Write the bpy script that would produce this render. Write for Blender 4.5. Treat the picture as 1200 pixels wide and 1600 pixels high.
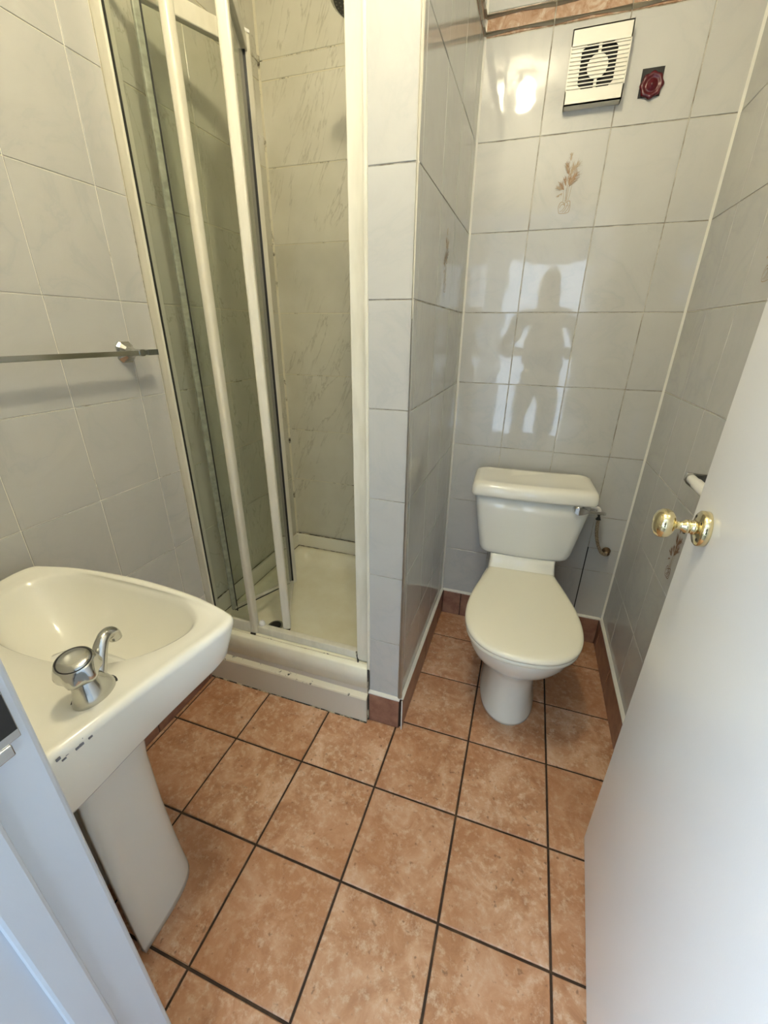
import bpy, bmesh, math, random
from mathutils import Vector, Matrix, noise
random.seed(7)
PI = math.pi
scene = bpy.context.scene
for o in list(bpy.data.objects): bpy.data.objects.remove(o)
C = scene.collection

# ------------------------------------------------------------------ camera
CAM = Vector((0.2731, -1.0154, 1.2973)); rx, ry, rz = -0.4122, -0.0108, 0.3224; FOC = 644.86
def rotm():
    return (Matrix.Rotation(rz, 3, 'Z') @ Matrix.Rotation(rx, 3, 'X') @ Matrix.Rotation(ry, 3, 'Y'))
R = rotm(); right, fwd, up = R.col[0], R.col[1], R.col[2]
M = Matrix((right, up, -fwd)).transposed().to_4x4(); M.translation = CAM
cd = bpy.data.cameras.new('camera'); cam = bpy.data.objects.new('camera', cd); C.objects.link(cam)
cam.matrix_world = M
cd.sensor_fit = 'HORIZONTAL'; cd.sensor_width = 36.0; cd.lens = FOC / 1200 * 36; cd.clip_start = 0.01
scene.camera = cam
# ------------------------------------------------------------------ world + exposure
w = bpy.data.worlds.new('world'); scene.world = w; w.use_nodes = True
w.node_tree.nodes['Background'].inputs[0].default_value = (0.75, 0.86, 1, 1)
w.node_tree.nodes['Background'].inputs[1].default_value = 0.6
scene.view_settings.view_transform = 'Standard'; scene.view_settings.look = 'None'
scene.view_settings.gamma = 1; scene.view_settings.use_curve_mapping = False
scene.view_settings.exposure = 1.88
LAMP_STRENGTH = 80.0        # ceiling bulb glass
LAMP_COLOR = (1.0, 0.90, 0.64)
WINDOW_STRENGTH = 2.0       # daylight in the glazed hall door
WINDOW_COLOR = (0.62, 0.79, 1.0)
LANDING_FILL_STRENGTH = 4.2      # added landing window left of the doorway, extra light for the door

# room numbers (metres; origin = floor corner of the tiled partition)
XR, YB, XP, XL = 0.7256, 0.715, -0.1133, -0.794
ZS, H0 = 0.1368, 0.2279
def L(j): return ZS + H0 + (j - 1) * 0.25       # tile course levels
LEV = [ZS] + [L(j) for j in range(1, 9)]        # up to 2.1147
ZC = 2.51
YW = -0.85; YH = -1.0; XJ = -0.14; DX = 0.54    # door wall (inner, outer face), latch jamb, hinge side

# ------------------------------------------------------------------ materials
def mat(name, col=(0.8, 0.8, 0.8), rough=0.5, metal=0.0, **kw):
    m = bpy.data.materials.new(name); m.use_nodes = True
    b = m.node_tree.nodes['Principled BSDF']
    b.inputs['Base Color'].default_value = (*col, 1); b.inputs['Roughness'].default_value = rough
    b.inputs['Metallic'].default_value = metal
    for k, v in kw.items(): b.inputs[k.replace('_', ' ')].default_value = v
    return m
def nd(m, t, **kw):
    n = m.node_tree.nodes.new(t)
    for k, v in kw.items(): setattr(n, k, v)
    return n
def lk(m, a, b): m.node_tree.links.new(a, b)
def coords(m, scale=(1, 1, 1), rot=(0, 0, 0), jitter=0.0):
    g = nd(m, 'ShaderNodeNewGeometry'); mp = nd(m, 'ShaderNodeMapping'); mr = nd(m, 'ShaderNodeMapping')
    mp.inputs['Scale'].default_value = scale; mr.inputs['Rotation'].default_value = rot
    lk(m, g.outputs['Position'], mr.inputs['Vector']); lk(m, mr.outputs[0], mp.inputs['Vector'])
    if jitter:
        oi = nd(m, 'ShaderNodeObjectInfo'); mu = nd(m, 'ShaderNodeMath', operation='MULTIPLY')
        mu.inputs[1].default_value = jitter; lk(m, oi.outputs['Random'], mu.inputs[0])
        lk(m, mu.outputs[0], mp.inputs['Location'])
    return mp.outputs['Vector']
def noise_(m, vec, scale, detail=4, rough=0.55, dist=0.0):
    n = nd(m, 'ShaderNodeTexNoise'); n.inputs['Scale'].default_value = scale
    n.inputs['Detail'].default_value = detail; n.inputs['Roughness'].default_value = rough
    n.inputs['Distortion'].default_value = dist; lk(m, vec, n.inputs['Vector']); return n.outputs['Fac']
def ramp(m, fac, stops):
    r = nd(m, 'ShaderNodeValToRGB'); e = r.color_ramp.elements
    while len(e) < len(stops): e.new(0.5)
    for k, (p, c) in enumerate(stops):
        e[k].position = p; e[k].color = (*c, 1)
    lk(m, fac, r.inputs['Fac']); return r.outputs['Color']
def mixc(m, a, b, fac, mode='MIX'):
    n = nd(m, 'ShaderNodeMix', data_type='RGBA', blend_type=mode)
    if hasattr(fac, 'links'): lk(m, fac, n.inputs[0])
    else: n.inputs[0].default_value = fac
    for v, i in ((a, 6), (b, 7)):
        if hasattr(v, 'links'): lk(m, v, n.inputs[i])
        else: n.inputs[i].default_value = (*v, 1)
    return n.outputs[2]
def bump(m, h, strength, dist=0.001, normal=None):
    b = nd(m, 'ShaderNodeBump'); b.inputs['Strength'].default_value = strength
    b.inputs['Distance'].default_value = dist; lk(m, h, b.inputs['Height'])
    lk(m, b.outputs[0], m.node_tree.nodes['Principled BSDF'].inputs['Normal'])
def base(m, c): lk(m, c, m.node_tree.nodes['Principled BSDF'].inputs['Base Color'])
def G(v): return (v, v, v)

# white marbled wall tile
m_tile = mat('wall_tile_glaze', rough=0.05)
v = coords(m_tile, jitter=9.0)
n1 = noise_(m_tile, v, 5, 6, 0.6, 1.2)
veins = ramp(m_tile, n1, [(0.38, (0.52, 0.512, 0.472)), (0.47, (0.49, 0.48, 0.445)), (0.50, (0.455, 0.455, 0.43)), (0.53, (0.495, 0.485, 0.45)), (0.7, (0.53, 0.52, 0.475))])
n2 = noise_(m_tile, v, 2.2, 3)
base(m_tile, mixc(m_tile, veins, (0.51, 0.50, 0.46), ramp(m_tile, n2, [(0.35, G(0.25)), (0.65, G(0.85))])))
nb = noise_(m_tile, coords(m_tile, jitter=5.0), 9, 2)
bump(m_tile, nb, 0.22, 0.004)
# shower tile
m_stile = mat('shower_tile_glaze', rough=0.16)
v = coords(m_stile, scale=(5.0, 5.0, 0.8), rot=(0, math.radians(-24), 0), jitter=2.0)
n1 = noise_(m_stile, v, 2.6, 5, 0.6, 0.35)
vein = ramp(m_stile, n1, [(0.478, G(0)), (0.496, G(0.48)), (0.500, G(0.18)), (0.512, G(0))])
gate = ramp(m_stile, noise_(m_stile, coords(m_stile, jitter=3.0), 5, 2), [(0.40, G(0)), (0.52, G(1))])
vg = mixc(m_stile, vein, gate, 1.0, 'MULTIPLY')
body = ramp(m_stile, noise_(m_stile, coords(m_stile), 7, 4), [(0.3, (0.60, 0.57, 0.45)), (0.7, (0.67, 0.64, 0.52))])
base(m_stile, mixc(m_stile, body, (0.30, 0.27, 0.18), vg))
bump(m_stile, noise_(m_stile, coords(m_stile), 10, 2), 0.2, 0.004)
# grouts
def grout(name, light, dark, lo, hi):
    m = mat(name, rough=0.75)
    n = noise_(m, coords(m), 16, 4, 0.7)
    base(m, mixc(m, light, dark, ramp(m, n, [(lo, G(0)), (hi, G(1))])))
    return m
m_grout = grout('wall_grout', (0.56, 0.52, 0.42), (0.22, 0.17, 0.11), 0.42, 0.66)
m_groutl = grout('pale_wall_grout', (0.82, 0.78, 0.66), (0.40, 0.34, 0.24), 0.60, 0.72)
m_sgrout = grout('shower_grout', (0.68, 0.63, 0.46), (0.07, 0.055, 0.03), 0.56, 0.68)
m_fgrout = grout('floor_grout', (0.045, 0.024, 0.012), (0.11, 0.065, 0.035), 0.5, 0.75)
# terracotta floor tile
m_floor = mat('terracotta_tile', rough=0.36)
v = coords(m_floor, jitter=7.0)
na = noise_(m_floor, v, 11, 8, 0.65, 0.8)
c1 = ramp(m_floor, na, [(0.30, (0.36, 0.165, 0.078)), (0.46, (0.50, 0.255, 0.130)), (0.60, (0.64, 0.385, 0.235)), (0.75, (0.74, 0.54, 0.38))])
nb = noise_(m_floor, v, 55, 6, 0.75)
c2 = mixc(m_floor, c1, (0.76, 0.59, 0.43), ramp(m_floor, nb, [(0.50, G(0)), (0.66, G(0.7))]))
nc = noise_(m_floor, v, 75, 2, 0.5)
c3 = mixc(m_floor, c2, (0.17, 0.085, 0.04), ramp(m_floor, nc, [(0.66, G(0)), (0.74, G(0.7))]))
nl = noise_(m_floor, v, 3.0, 2)
c4 = mixc(m_floor, c3, (0.44, 0.19, 0.08), ramp(m_floor, nl, [(0.42, G(0)), (0.7, G(0.55))]))
base(m_floor, c4)
bump(m_floor, na, 0.3, 0.0015)
m_skirt = mat('brown_skirting_tile', rough=0.3)
v = coords(m_skirt, jitter=4.0)
base(m_skirt, ramp(m_skirt, noise_(m_skirt, v, 22, 6), [(0.35, (0.21, 0.095, 0.062)), (0.65, (0.33, 0.175, 0.115))]))
# border tile
m_border = mat('border_band', rough=0.12)
base(m_border, ramp(m_border, noise_(m_border, coords(m_border), 28, 6, 0.7, 1.0), [(0.35, (0.30, 0.165, 0.09)), (0.5, (0.42, 0.265, 0.17)), (0.66, (0.55, 0.44, 0.33))]))
m_cream = mat('cream_listel', (0.64, 0.58, 0.45), 0.2)
m_print = mat('brown_print', (0.27, 0.155, 0.08), 0.15)
m_print2 = mat('pale_brown_print', (0.38, 0.29, 0.19), 0.15)
m_printd = mat('dark_brown_print', (0.20, 0.10, 0.055), 0.15)
m_ceram = mat('cream_ceramic', (0.82, 0.795, 0.69), 0.13)
m_cist = mat('white_ceramic', (0.76, 0.745, 0.67), 0.10)
m_seat = mat('cream_seat_plastic', (0.84, 0.80, 0.65), 0.18)
m_tray = mat('cream_tray_acrylic', rough=0.22)
base(m_tray, ramp(m_tray, noise_(m_tray, coords(m_tray), 6, 6, 0.65), [(0.3, (0.84, 0.78, 0.57)), (0.6, (0.91, 0.87, 0.68))]))
m_paint = mat('bluish_lit_white_paint', rough=0.28)
base(m_paint, ramp(m_paint, noise_(m_paint, coords(m_paint), 3, 3), [(0.3, (0.55, 0.585, 0.63)), (0.7, (0.58, 0.61, 0.65))]))  # bluish hall light tinted into the base colour of white paint
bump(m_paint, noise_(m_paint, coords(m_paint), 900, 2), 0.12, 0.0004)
m_door = mat('door_paint', (0.82, 0.81, 0.79), 0.24)
bump(m_door, noise_(m_door, coords(m_door), 500, 2), 0.12, 0.0005)
m_plinth = mat('plinth_paint', (0.62, 0.56, 0.45), 0.35)
m_seal = mat('silicone_seal', rough=0.4)
ns = noise_(m_seal, coords(m_seal), 26, 5, 0.75)
base(m_seal, mixc(m_seal, (0.74, 0.67, 0.50), (0.04, 0.03, 0.015), ramp(m_seal, ns, [(0.60, G(0)), (0.66, G(1))])))
m_mould = mat('mouldy_seal', rough=0.6)
ns = noise_(m_mould, coords(m_mould), 30, 4, 0.7)
base(m_mould, mixc(m_mould, (0.55, 0.48, 0.33), (0.035, 0.028, 0.018), ramp(m_mould, ns, [(0.40, G(0)), (0.52, G(1))])))
m_alu = mat('cream_lacquered_frame', rough=0.3)
base(m_alu, ramp(m_alu, noise_(m_alu, coords(m_alu, scale=(1, 1, .25)), 30, 4), [(0.35, (0.66, 0.62, 0.49)), (0.6, (0.73, 0.69, 0.56))]))
m_milky = mat('milky_hinge_plastic', rough=0.35)
base(m_milky, ramp(m_milky, noise_(m_milky, coords(m_milky, scale=(1, 1, 1.6)), 40, 3), [(0.35, (0.34, 0.345, 0.27)), (0.65, (0.50, 0.49, 0.39))]))
m_trim = mat('white_tile_trim', (0.76, 0.74, 0.66), 0.3)
m_black = mat('black_rubber', (0.012, 0.012, 0.010), 0.5)
m_chrome = mat('chrome', (0.72, 0.72, 0.70), 0.10, 1.0)
m_tap = mat('worn_chrome', (0.56, 0.555, 0.52), 0.13, 1.0)
m_dull = mat('dull_chrome', (0.50, 0.50, 0.47), 0.2, 1.0)
m_brass = mat('polished_brass', (0.82, 0.72, 0.44), 0.09, 1.0)
m_plas = mat('ivory_plastic', (0.78, 0.74, 0.62), 0.35)
m_dark = mat('dark_recess', (0.02, 0.018, 0.015), 0.7)
m_red = mat('dark_red_plastic', (0.085, 0.003, 0.008), 0.3)
m_white = mat('white_plastic', (0.82, 0.80, 0.74), 0.35)
m_hose = mat('braided_hose', rough=0.45)
base(m_hose, ramp(m_hose, noise_(m_hose, coords(m_hose), 300, 2), [(0.4, (0.16, 0.11, 0.06)), (0.6, (0.38, 0.30, 0.19))]))
m_brownpipe = mat('tarnished_fitting', (0.16, 0.10, 0.055), 0.4, 0.6)
m_ceil = mat('ceiling_paint', (0.80, 0.79, 0.75), 0.9)
m_hall = mat('hall_paint', (0.62, 0.62, 0.60), 0.8)
m_carpet = mat('hall_carpet', (0.22, 0.20, 0.18), 0.95)
m_scuff = mat('scuff_mark', (0.16, 0.16, 0.18), 0.6)
def emit(name, col, s):
    m = bpy.data.materials.new(name); m.use_nodes = True; nt = m.node_tree
    nt.nodes.remove(nt.nodes['Principled BSDF']); e = nt.nodes.new('ShaderNodeEmission')
    e.inputs[0].default_value = (*col, 1); e.inputs[1].default_value = s
    nt.links.new(e.outputs[0], nt.nodes['Material Output'].inputs[0]); return m
m_lamp = emit('lamp_glass', LAMP_COLOR, LAMP_STRENGTH)
m_day = emit('frosted_daylight_glass', WINDOW_COLOR, WINDOW_STRENGTH)
def glassmat(name, tint, gloss=0.06):
    m = bpy.data.materials.new(name); m.use_nodes = True; nt = m.node_tree
    nt.nodes.remove(nt.nodes['Principled BSDF'])
    t = nt.nodes.new('ShaderNodeBsdfTransparent'); t.inputs[0].default_value = (*tint, 1)
    g = nt.nodes.new('ShaderNodeBsdfGlossy'); g.inputs['Roughness'].default_value = 0.03
    lw = nt.nodes.new('ShaderNodeLayerWeight'); pw = nt.nodes.new('ShaderNodeMath'); pw.operation = 'POWER'; pw.inputs[1].default_value = 5
    f = nt.nodes.new('ShaderNodeMath'); f.operation = 'MULTIPLY_ADD'; f.inputs[1].default_value = 0.7; f.inputs[2].default_value = 0.035
    nt.links.new(lw.outputs['Facing'], pw.inputs[0]); nt.links.new(pw.outputs[0], f.inputs[0])
    mx = nt.nodes.new('ShaderNodeMixShader'); nt.links.new(f.outputs[0], mx.inputs[0])
    nt.links.new(t.outputs[0], mx.inputs[1]); nt.links.new(g.outputs[0], mx.inputs[2])
    nt.links.new(mx.outputs[0], nt.nodes['Material Output'].inputs[0]); return m
m_glass = glassmat('tinted_glass', (0.92, 0.935, 0.91))

# ------------------------------------------------------------------ mesh helpers
def obj(name, bm, m, parent=None, smooth=False, mats=None):
    me = bpy.data.meshes.new(name); bm.normal_update(); bm.to_mesh(me); bm.free()
    for mm in (mats or [m]): me.materials.append(mm)
    if smooth:
        for p in me.polygons: p.use_smooth = True
    o = bpy.data.objects.new(name, me); C.objects.link(o)
    if parent: o.parent = parent
    return o
def tag(o, label, cat, group=None):
    o['label'] = label; o['category'] = cat
    if group: o['group'] = group
    return o
def struct(o): o['kind'] = 'structure'; return o
def thing(name, label, cat, loc=(0, 0, 0), rz_=0, group=None):
    o = bpy.data.objects.new(name, None); C.objects.link(o); o.location = loc; o.rotation_euler = (0, 0, rz_)
    o.empty_display_size = 0.05
    return tag(o, label, cat, group)
def box(bm, x0, x1, y0, y1, z0, z1, mi=0):
    vs = [bm.verts.new((x, y, z)) for x in (x0, x1) for y in (y0, y1) for z in (z0, z1)]
    for f in ((0, 1, 3, 2), (4, 6, 7, 5), (0, 4, 5, 1), (2, 3, 7, 6), (0, 2, 6, 4), (1, 5, 7, 3)):
        fc = bm.faces.new([vs[i] for i in f]); fc.material_index = mi
    return vs
def bbox(x0, x1, y0, y1, z0, z1, bev=0.0, seg=2):
    bm = bmesh.new(); box(bm, x0, x1, y0, y1, z0, z1)
    bmesh.ops.recalc_face_normals(bm, faces=bm.faces)
    if bev: bmesh.ops.bevel(bm, geom=bm.edges[:], offset=bev, segments=seg, profile=0.5, affect='EDGES')
    return bm
def prism(bm, pts, d, mi=0):
    """extrude polygon pts (3D list) by vector d"""
    a = [bm.verts.new(p) for p in pts]; b = [bm.verts.new(Vector(p) + Vector(d)) for p in pts]; n = len(pts)
    bm.faces.new(a).material_index = mi; bm.faces.new(b[::-1]).material_index = mi
    for i in range(n): bm.faces.new((a[i], b[i], b[(i + 1) % n], a[(i + 1) % n])).material_index = mi
    bmesh.ops.recalc_face_normals(bm, faces=bm.faces)
def loft(bm, rings, cap0=True, cap1=True):
    vr = [[bm.verts.new(p) for p in r] for r in rings]; n = len(rings[0])
    for a, b in zip(vr, vr[1:]):
        for i in range(n): bm.faces.new((a[i], a[(i + 1) % n], b[(i + 1) % n], b[i]))
    if cap0: bm.faces.new(vr[0][::-1])
    if cap1: bm.faces.new(vr[-1])
    bmesh.ops.recalc_face_normals(bm, faces=bm.faces)
    return vr
def frame(d):
    d = Vector(d).normalized(); a = Vector((0, 0, 1)) if abs(d.z) < 0.95 else Vector((1, 0, 0))
    u_ = d.cross(a).normalized(); return u_, u_.cross(d).normalized(), d
def tube(bm, pts, rad, n=14, caps=True):
    pts = [Vector(p) for p in pts]
    if not isinstance(rad, (list, tuple)): rad = [rad] * len(pts)
    rings = []; pu = None
    for i, p in enumerate(pts):
        t = (pts[min(i + 1, len(pts) - 1)] - pts[max(i - 1, 0)]).normalized()
        if pu is None: u_, v_, _ = frame(t)
        else:
            u_ = (pu - t * pu.dot(t)).normalized(); v_ = t.cross(u_)
        pu = u_
        rings.append([p + (u_ * math.cos(2 * PI * k / n) + v_ * math.sin(2 * PI * k / n)) * rad[i] for k in range(n)])
    loft(bm, rings, caps, caps)
def lathe(bm, prof, origin=(0, 0, 0), axis=(0, 0, 1), n=28):
    u_, v_, d = frame(axis); o = Vector(origin)
    rings = [[o + d * h + (u_ * math.cos(2 * PI * k / n) + v_ * math.sin(2 * PI * k / n)) * max(r, 1e-4) for k in range(n)] for r, h in prof]
    loft(bm, rings)
def smoothpath(pts, k=5):
    pts = [Vector(p) for p in pts]; out = []
    for i in range(len(pts) - 1):
        p0, p1, p2, p3 = pts[max(i - 1, 0)], pts[i], pts[i + 1], pts[min(i + 2, len(pts) - 1)]
        for s in range(k):
            t = s / k
            out.append(0.5 * ((2 * p1) + (p2 - p0) * t + (2 * p0 - 5 * p1 + 4 * p2 - p3) * t * t + (3 * p1 - p0 - 3 * p2 + p3) * t ** 3))
    out.append(pts[-1]); return out

# tiles on a plane: o + u*U + v*V ; n = outward normal ; slab recessed by g
def tile_mesh(o, U, V, N, u0, u1, v0, v1, gap, th, ch, jit):
    bm = bmesh.new(); g = gap / 2
    a0, a1, b0, b1 = u0 + g, u1 - g, v0 + g, v1 - g
    rings = []
    for (ins, h) in ((0, -0.002), (0, th - ch), (ch, th)):
        r = []
        for (uu, vv) in ((a0 + ins, b0 + ins), (a1 - ins, b0 + ins), (a1 - ins, b1 - ins), (a0 + ins, b1 - ins)):
            r.append(o + U * uu + V * vv + N * h)
        rings.append(r)
    j = [random.uniform(-jit, jit) for _ in range(2)]
    for k, (su, sv) in enumerate(((-1, -1), (1, -1), (1, 1), (-1, 1))):
        for ri in (1, 2): rings[ri][k] = rings[ri][k] + N * (su * j[0] + sv * j[1])
    loft(bm, rings, False, True)
    if (U.cross(V)).dot(N) < 0: bmesh.ops.reverse_faces(bm, faces=bm.faces)
    bmesh.ops.recalc_face_normals(bm, faces=bm.faces)
    # recalc may flip an open shell: force the cap outward
    cap = max(bm.faces, key=lambda f: f.calc_center_median().dot(N)); cap.normal_update()
    if cap.normal.dot(N) < 0: bmesh.ops.reverse_faces(bm, faces=bm.faces)
    return bm
def tiles(parent, o, U, V, N, us, vs, m, gap=0.0024, th=0.0022, ch=0.0009, jit=0.0003, name='tile', skip=None):
    o, U, V, N = map(Vector, (o, U, V, N)); out = {}
    for i in range(len(us) - 1):
        for k in range(len(vs) - 1):
            if us[i + 1] - us[i] < 0.006: continue
            if skip and skip(us[i], us[i + 1], vs[k], vs[k + 1]): continue
            out[(i, k)] = obj(name, tile_mesh(o, U, V, N, us[i], us[i + 1], vs[k], vs[k + 1], gap, th, ch, jit), m, parent)
    return out
def grid(a, b, first, step):
    r = [a]; x = first
    while x < a + 0.004: x += step
    while x < b - 0.004: r.append(x); x += step
    return r + [b]
TT = 0.0022   # tile stands proud of the grout slab; room planes are the tile faces
TOPROWS = [2.1147, 2.170, ZC]

# ------------------------------------------------------------------ floor
fx, fy, ft = -0.0111, -0.2306, 0.2546
floor = struct(obj('floor', bbox(XL - 0.06, XR + 0.06, YH, YB + 0.05, -0.06, -0.004), m_fgrout))
tiles(floor, (0, 0, -0.004), (1, 0, 0), (0, 1, 0), (0, 0, 1), grid(XL, XR, fx - 4 * ft, ft), grid(YH + 0.01, YB, fy - 4 * ft, ft), m_floor,
      gap=0.006, th=0.004, ch=0.0018, jit=0.0002, name='floor_tile', skip=lambda a, b, c, d: (b < XP and c > 0.03))
hallfloor = struct(obj('floor', bbox(-1.3, 1.5, -2.6, YH, -0.06, 0.0), m_carpet))

# ------------------------------------------------------------------ walls
HX, HY = (1, 0, 0), (0, 1, 0); UZ = (0, 0, 1)
c1 = 0.199; tw = 0.202
wb = struct(obj('wall_back', bbox(XL - 0.05, XR + 0.05, YB + TT, YB + 0.08, 0, ZC), m_grout))
# toilet alcove courses (x columns), bottom courses partly cut
cols = [0.0, c1, c1 + tw, c1 + 2 * tw, XR]
PRINTS = []
t = tiles(wb, (0, YB + TT, 0), HX, UZ, (0, -1, 0), cols, LEV, m_tile, th=TT, skip=lambda a, b, c, d: a > 0.55 and c > 0.36 and d < 0.62)
for (a, b) in ((LEV[1], 0.473), (0.473, LEV[2])):
    tiles(wb, (0, YB + TT, 0), HX, UZ, (0, -1, 0), [cols[3], XR], [a, b], m_tile, th=TT)
wbd = tiles(wb, (0, YB + TT, 0), HX, UZ, (0, -1, 0), cols, [2.170, ZC], m_tile, th=TT)
def border(parent, o, U, N, us):
    """listello: patterned middle strip between two raised cream beads"""
    o, U, N = Vector(o), Vector(U), Vector(N); V = Vector(UZ)
    for a, b in zip(us, us[1:]):
        if b - a < 0.02: continue
        p = obj('border_tile', tile_mesh(o, U, V, N, a, b, 2.1147, 2.170, 0.003, TT, 0.001, 0), m_border, parent)
        for z in (2.1235, 2.1615):
            bm = bmesh.new(); q0 = o + U * (a + 0.0015) + V * z + N * TT; q1 = o + U * (b - 0.0015) + V * z + N * TT
            tube(bm, [q0, q1], 0.0065, 10); obj('bead', bm, m_cream, p, True)
border(wb, (0, YB + TT, 0), HX, (0, -1, 0), cols)
# shower part of the back wall
tiles(wb, (0, YB + TT, 0), HX, UZ, (0, -1, 0), [XL, -0.4566, XP - 0.02], [0.31] + [L(j) for j in range(2, 9)] + TOPROWS[1:], m_stile, th=TT, gap=0.0035)
obj('grout_bed', bbox(XL, XP, YB + TT - 0.0006, YB + TT + 0.002, 0.3, ZC), m_sgrout, wb)
# right wall
wr = struct(obj('wall_right', bbox(XR + TT, XR + 0.08, YW, YB + TT, 0, ZC), m_groutl))
rcols = grid(YW, YB, 0.317 - 0.202 * 6, 0.202)
tiles(wr, (XR + TT, 0, 0), HY, UZ, (-1, 0, 0), rcols, LEV, m_tile, th=TT)
tiles(wr, (XR + TT, 0, 0), HY, UZ, (-1, 0, 0), rcols, [2.170, ZC], m_tile, th=TT)
border(wr, (XR + TT, 0, 0), HY, (-1, 0, 0), rcols)
# left wall
wl = struct(obj('wall_left', bbox(XL - 0.08, XL - TT, YW, YB + TT, 0, ZC), m_groutl))
lcols = grid(YW, 0.021, -0.0673 - 0.202 * 5, 0.202)
tiles(wl, (XL - TT, 0, 0), HY, UZ, (1, 0, 0), lcols, LEV, m_tile, th=TT)
tiles(wl, (XL - TT, 0, 0), HY, UZ, (1, 0, 0), lcols, [2.170, ZC], m_tile, th=TT)
border(wl, (XL - TT, 0, 0), HY, (1, 0, 0), lcols)
tiles(wl, (XL - TT, 0, 0), HY, UZ, (1, 0, 0), [0.021, 0.33, YB], [0.31] + [L(j) for j in range(2, 9)] + TOPROWS[1:], m_stile, th=TT, gap=0.0035)
obj('grout_bed', bbox(XL - TT - 0.002, XL - TT + 0.0006, 0.022, YB, 0.3, ZC), m_sgrout, wl)
# partition between shower and toilet
wp = struct(obj('wall_partition', bbox(XP + 0.003, -TT, TT, YB + TT, 0, ZC), m_grout))
pcols = grid(0.0, YB, 0.234 - 0.202, 0.202)
tiles(wp, (-TT, 0, 0), HY, UZ, (1, 0, 0), pcols, LEV, m_tile, th=TT)
tiles(wp, (-TT, 0, 0), HY, UZ, (1, 0, 0), pcols, [2.170, ZC], m_tile, th=TT)
border(wp, (-TT, 0, 0), HY, (1, 0, 0), pcols)
tiles(wp, (0, TT, 0), HX, UZ, (0, -1, 0), [XP, -0.001], LEV, m_tile, th=TT)
tiles(wp, (0, TT, 0), HX, UZ, (0, -1, 0), [XP, -0.001], [2.1147, ZC], m_tile, th=TT)
tiles(wp, (XP + 0.003, 0, 0), HY, UZ, (-1, 0, 0), [0.0, 0.33, YB], [0.31] + [L(j) for j in range(2, 9)] + TOPROWS[1:], m_stile, th=TT)
# door wall
wf = bmesh.new()
box(wf, XL - 0.08, XJ - 0.03, YH, YW, 0, ZC); box(wf, DX + 0.055, XR + 0.08, YH, YW, 0, ZC); box(wf, XJ - 0.03, DX + 0.055, YH, YW, 2.02, ZC)
wf = struct(obj('wall_front', wf, m_ceil))
ceil_ = struct(obj('ceiling', bbox(XL - 0.08, XR + 0.08, YH, YB + 0.08, ZC, ZC + 0.05), m_ceil))
# hall shell behind the camera
h = bmesh.new(); box(h, -1.35, -1.3, -2.6, YH, 0, 2.45); struct(obj('wall_hall_left', h, m_hall))
wn2 = bmesh.new()  # unseen window with a glowing pane, added to brighten the door face
for a in ((-2.45, -2.40, 0.5, 2.1), (-1.25, -1.20, 0.5, 2.1), (-2.40, -1.25, 2.05, 2.1), (-2.40, -1.25, 0.5, 0.55)): box(wn2, -1.30, -1.27, a[0], a[1], a[2], a[3])
wn2 = struct(obj('added_fill_window', wn2, m_paint))
g_ = bmesh.new(); box(g_, -1.295, -1.29, -2.40, -1.25, 0.55, 2.05); obj('pane', g_, emit('added_landing_glow', WINDOW_COLOR, LANDING_FILL_STRENGTH), wn2)  # glowing pane of the added window, extra light for the door
h = bmesh.new(); box(h, 1.5, 1.55, -2.6, YH, 0, 2.45); struct(obj('wall_hall_right', h, m_hall))
h = bmesh.new(); box(h, -1.3, -0.14, -2.65, -2.6, 0, 2.45); box(h, 0.84, 1.5, -2.65, -2.6, 0, 2.45); box(h, -0.14, 0.84, -2.65, -2.6, 2.0, 2.45)
box(h, XR + 0.08, 1.5, YH, YH + 0.04, 0, 2.45); box(h, -1.3, XL - 0.08, YH, YH + 0.04, 0, 2.45)
struct(obj('wall_hall_back', h, m_hall))
h = bmesh.new(); box(h, -1.35, 1.55, -2.65, YH, 2.45, 2.5); struct(obj('ceiling', h, m_ceil))
wn = bmesh.new()
for a in ((-0.14, -0.08, 0, 2.0), (0.78, 0.84, 0, 2.0), (-0.08, 0.78, 1.94, 2.0), (-0.08, 0.78, 0, 0.22)): box(wn, a[0], a[1], -2.62, -2.57, a[2], a[3])
wn = struct(obj('window_1', wn, m_paint))
g_ = bmesh.new(); box(g_, -0.08, 0.78, -2.60, -2.595, 0.22, 1.94); obj('pane', g_, m_day, wn)

# ------------------------------------------------------------------ trims
def strip(name, x0, x1, y0, y1, z0, z1, m=m_trim, bev=0.002, seg=2): return obj(name, bbox(x0, x1, y0, y1, z0, z1, bev, seg), m)
# partition corner bead, silicone in room corners
tb = bmesh.new(); tube(tb, [(-0.002, 0.002, ZS + 0.002), (-0.002, 0.002, ZC)], 0.0080, 20); struct(obj('trim_1', tb, m_trim, None, True))
for nm, x, y, sx, sy in (('trim_2', 0, YB, 1, -1), ('trim_3', XR, YB, -1, -1), ('trim_4', XL, YB, 1, -1), ('trim_5', XP, YB, -1, -1)):
    b_ = bmesh.new(); s = 0.0065
    prism(b_, [(x, y, ZS if x > -0.05 else 0.31), (x + sx * s, y, ZS if x > -0.05 else 0.31), (x, y + sy * s, ZS if x > -0.05 else 0.31)], (0, 0, ZC - (ZS if x > -0.05 else 0.31)))
    struct(obj(nm, b_, m_trim if x > -0.05 else m_sgrout))
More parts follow.
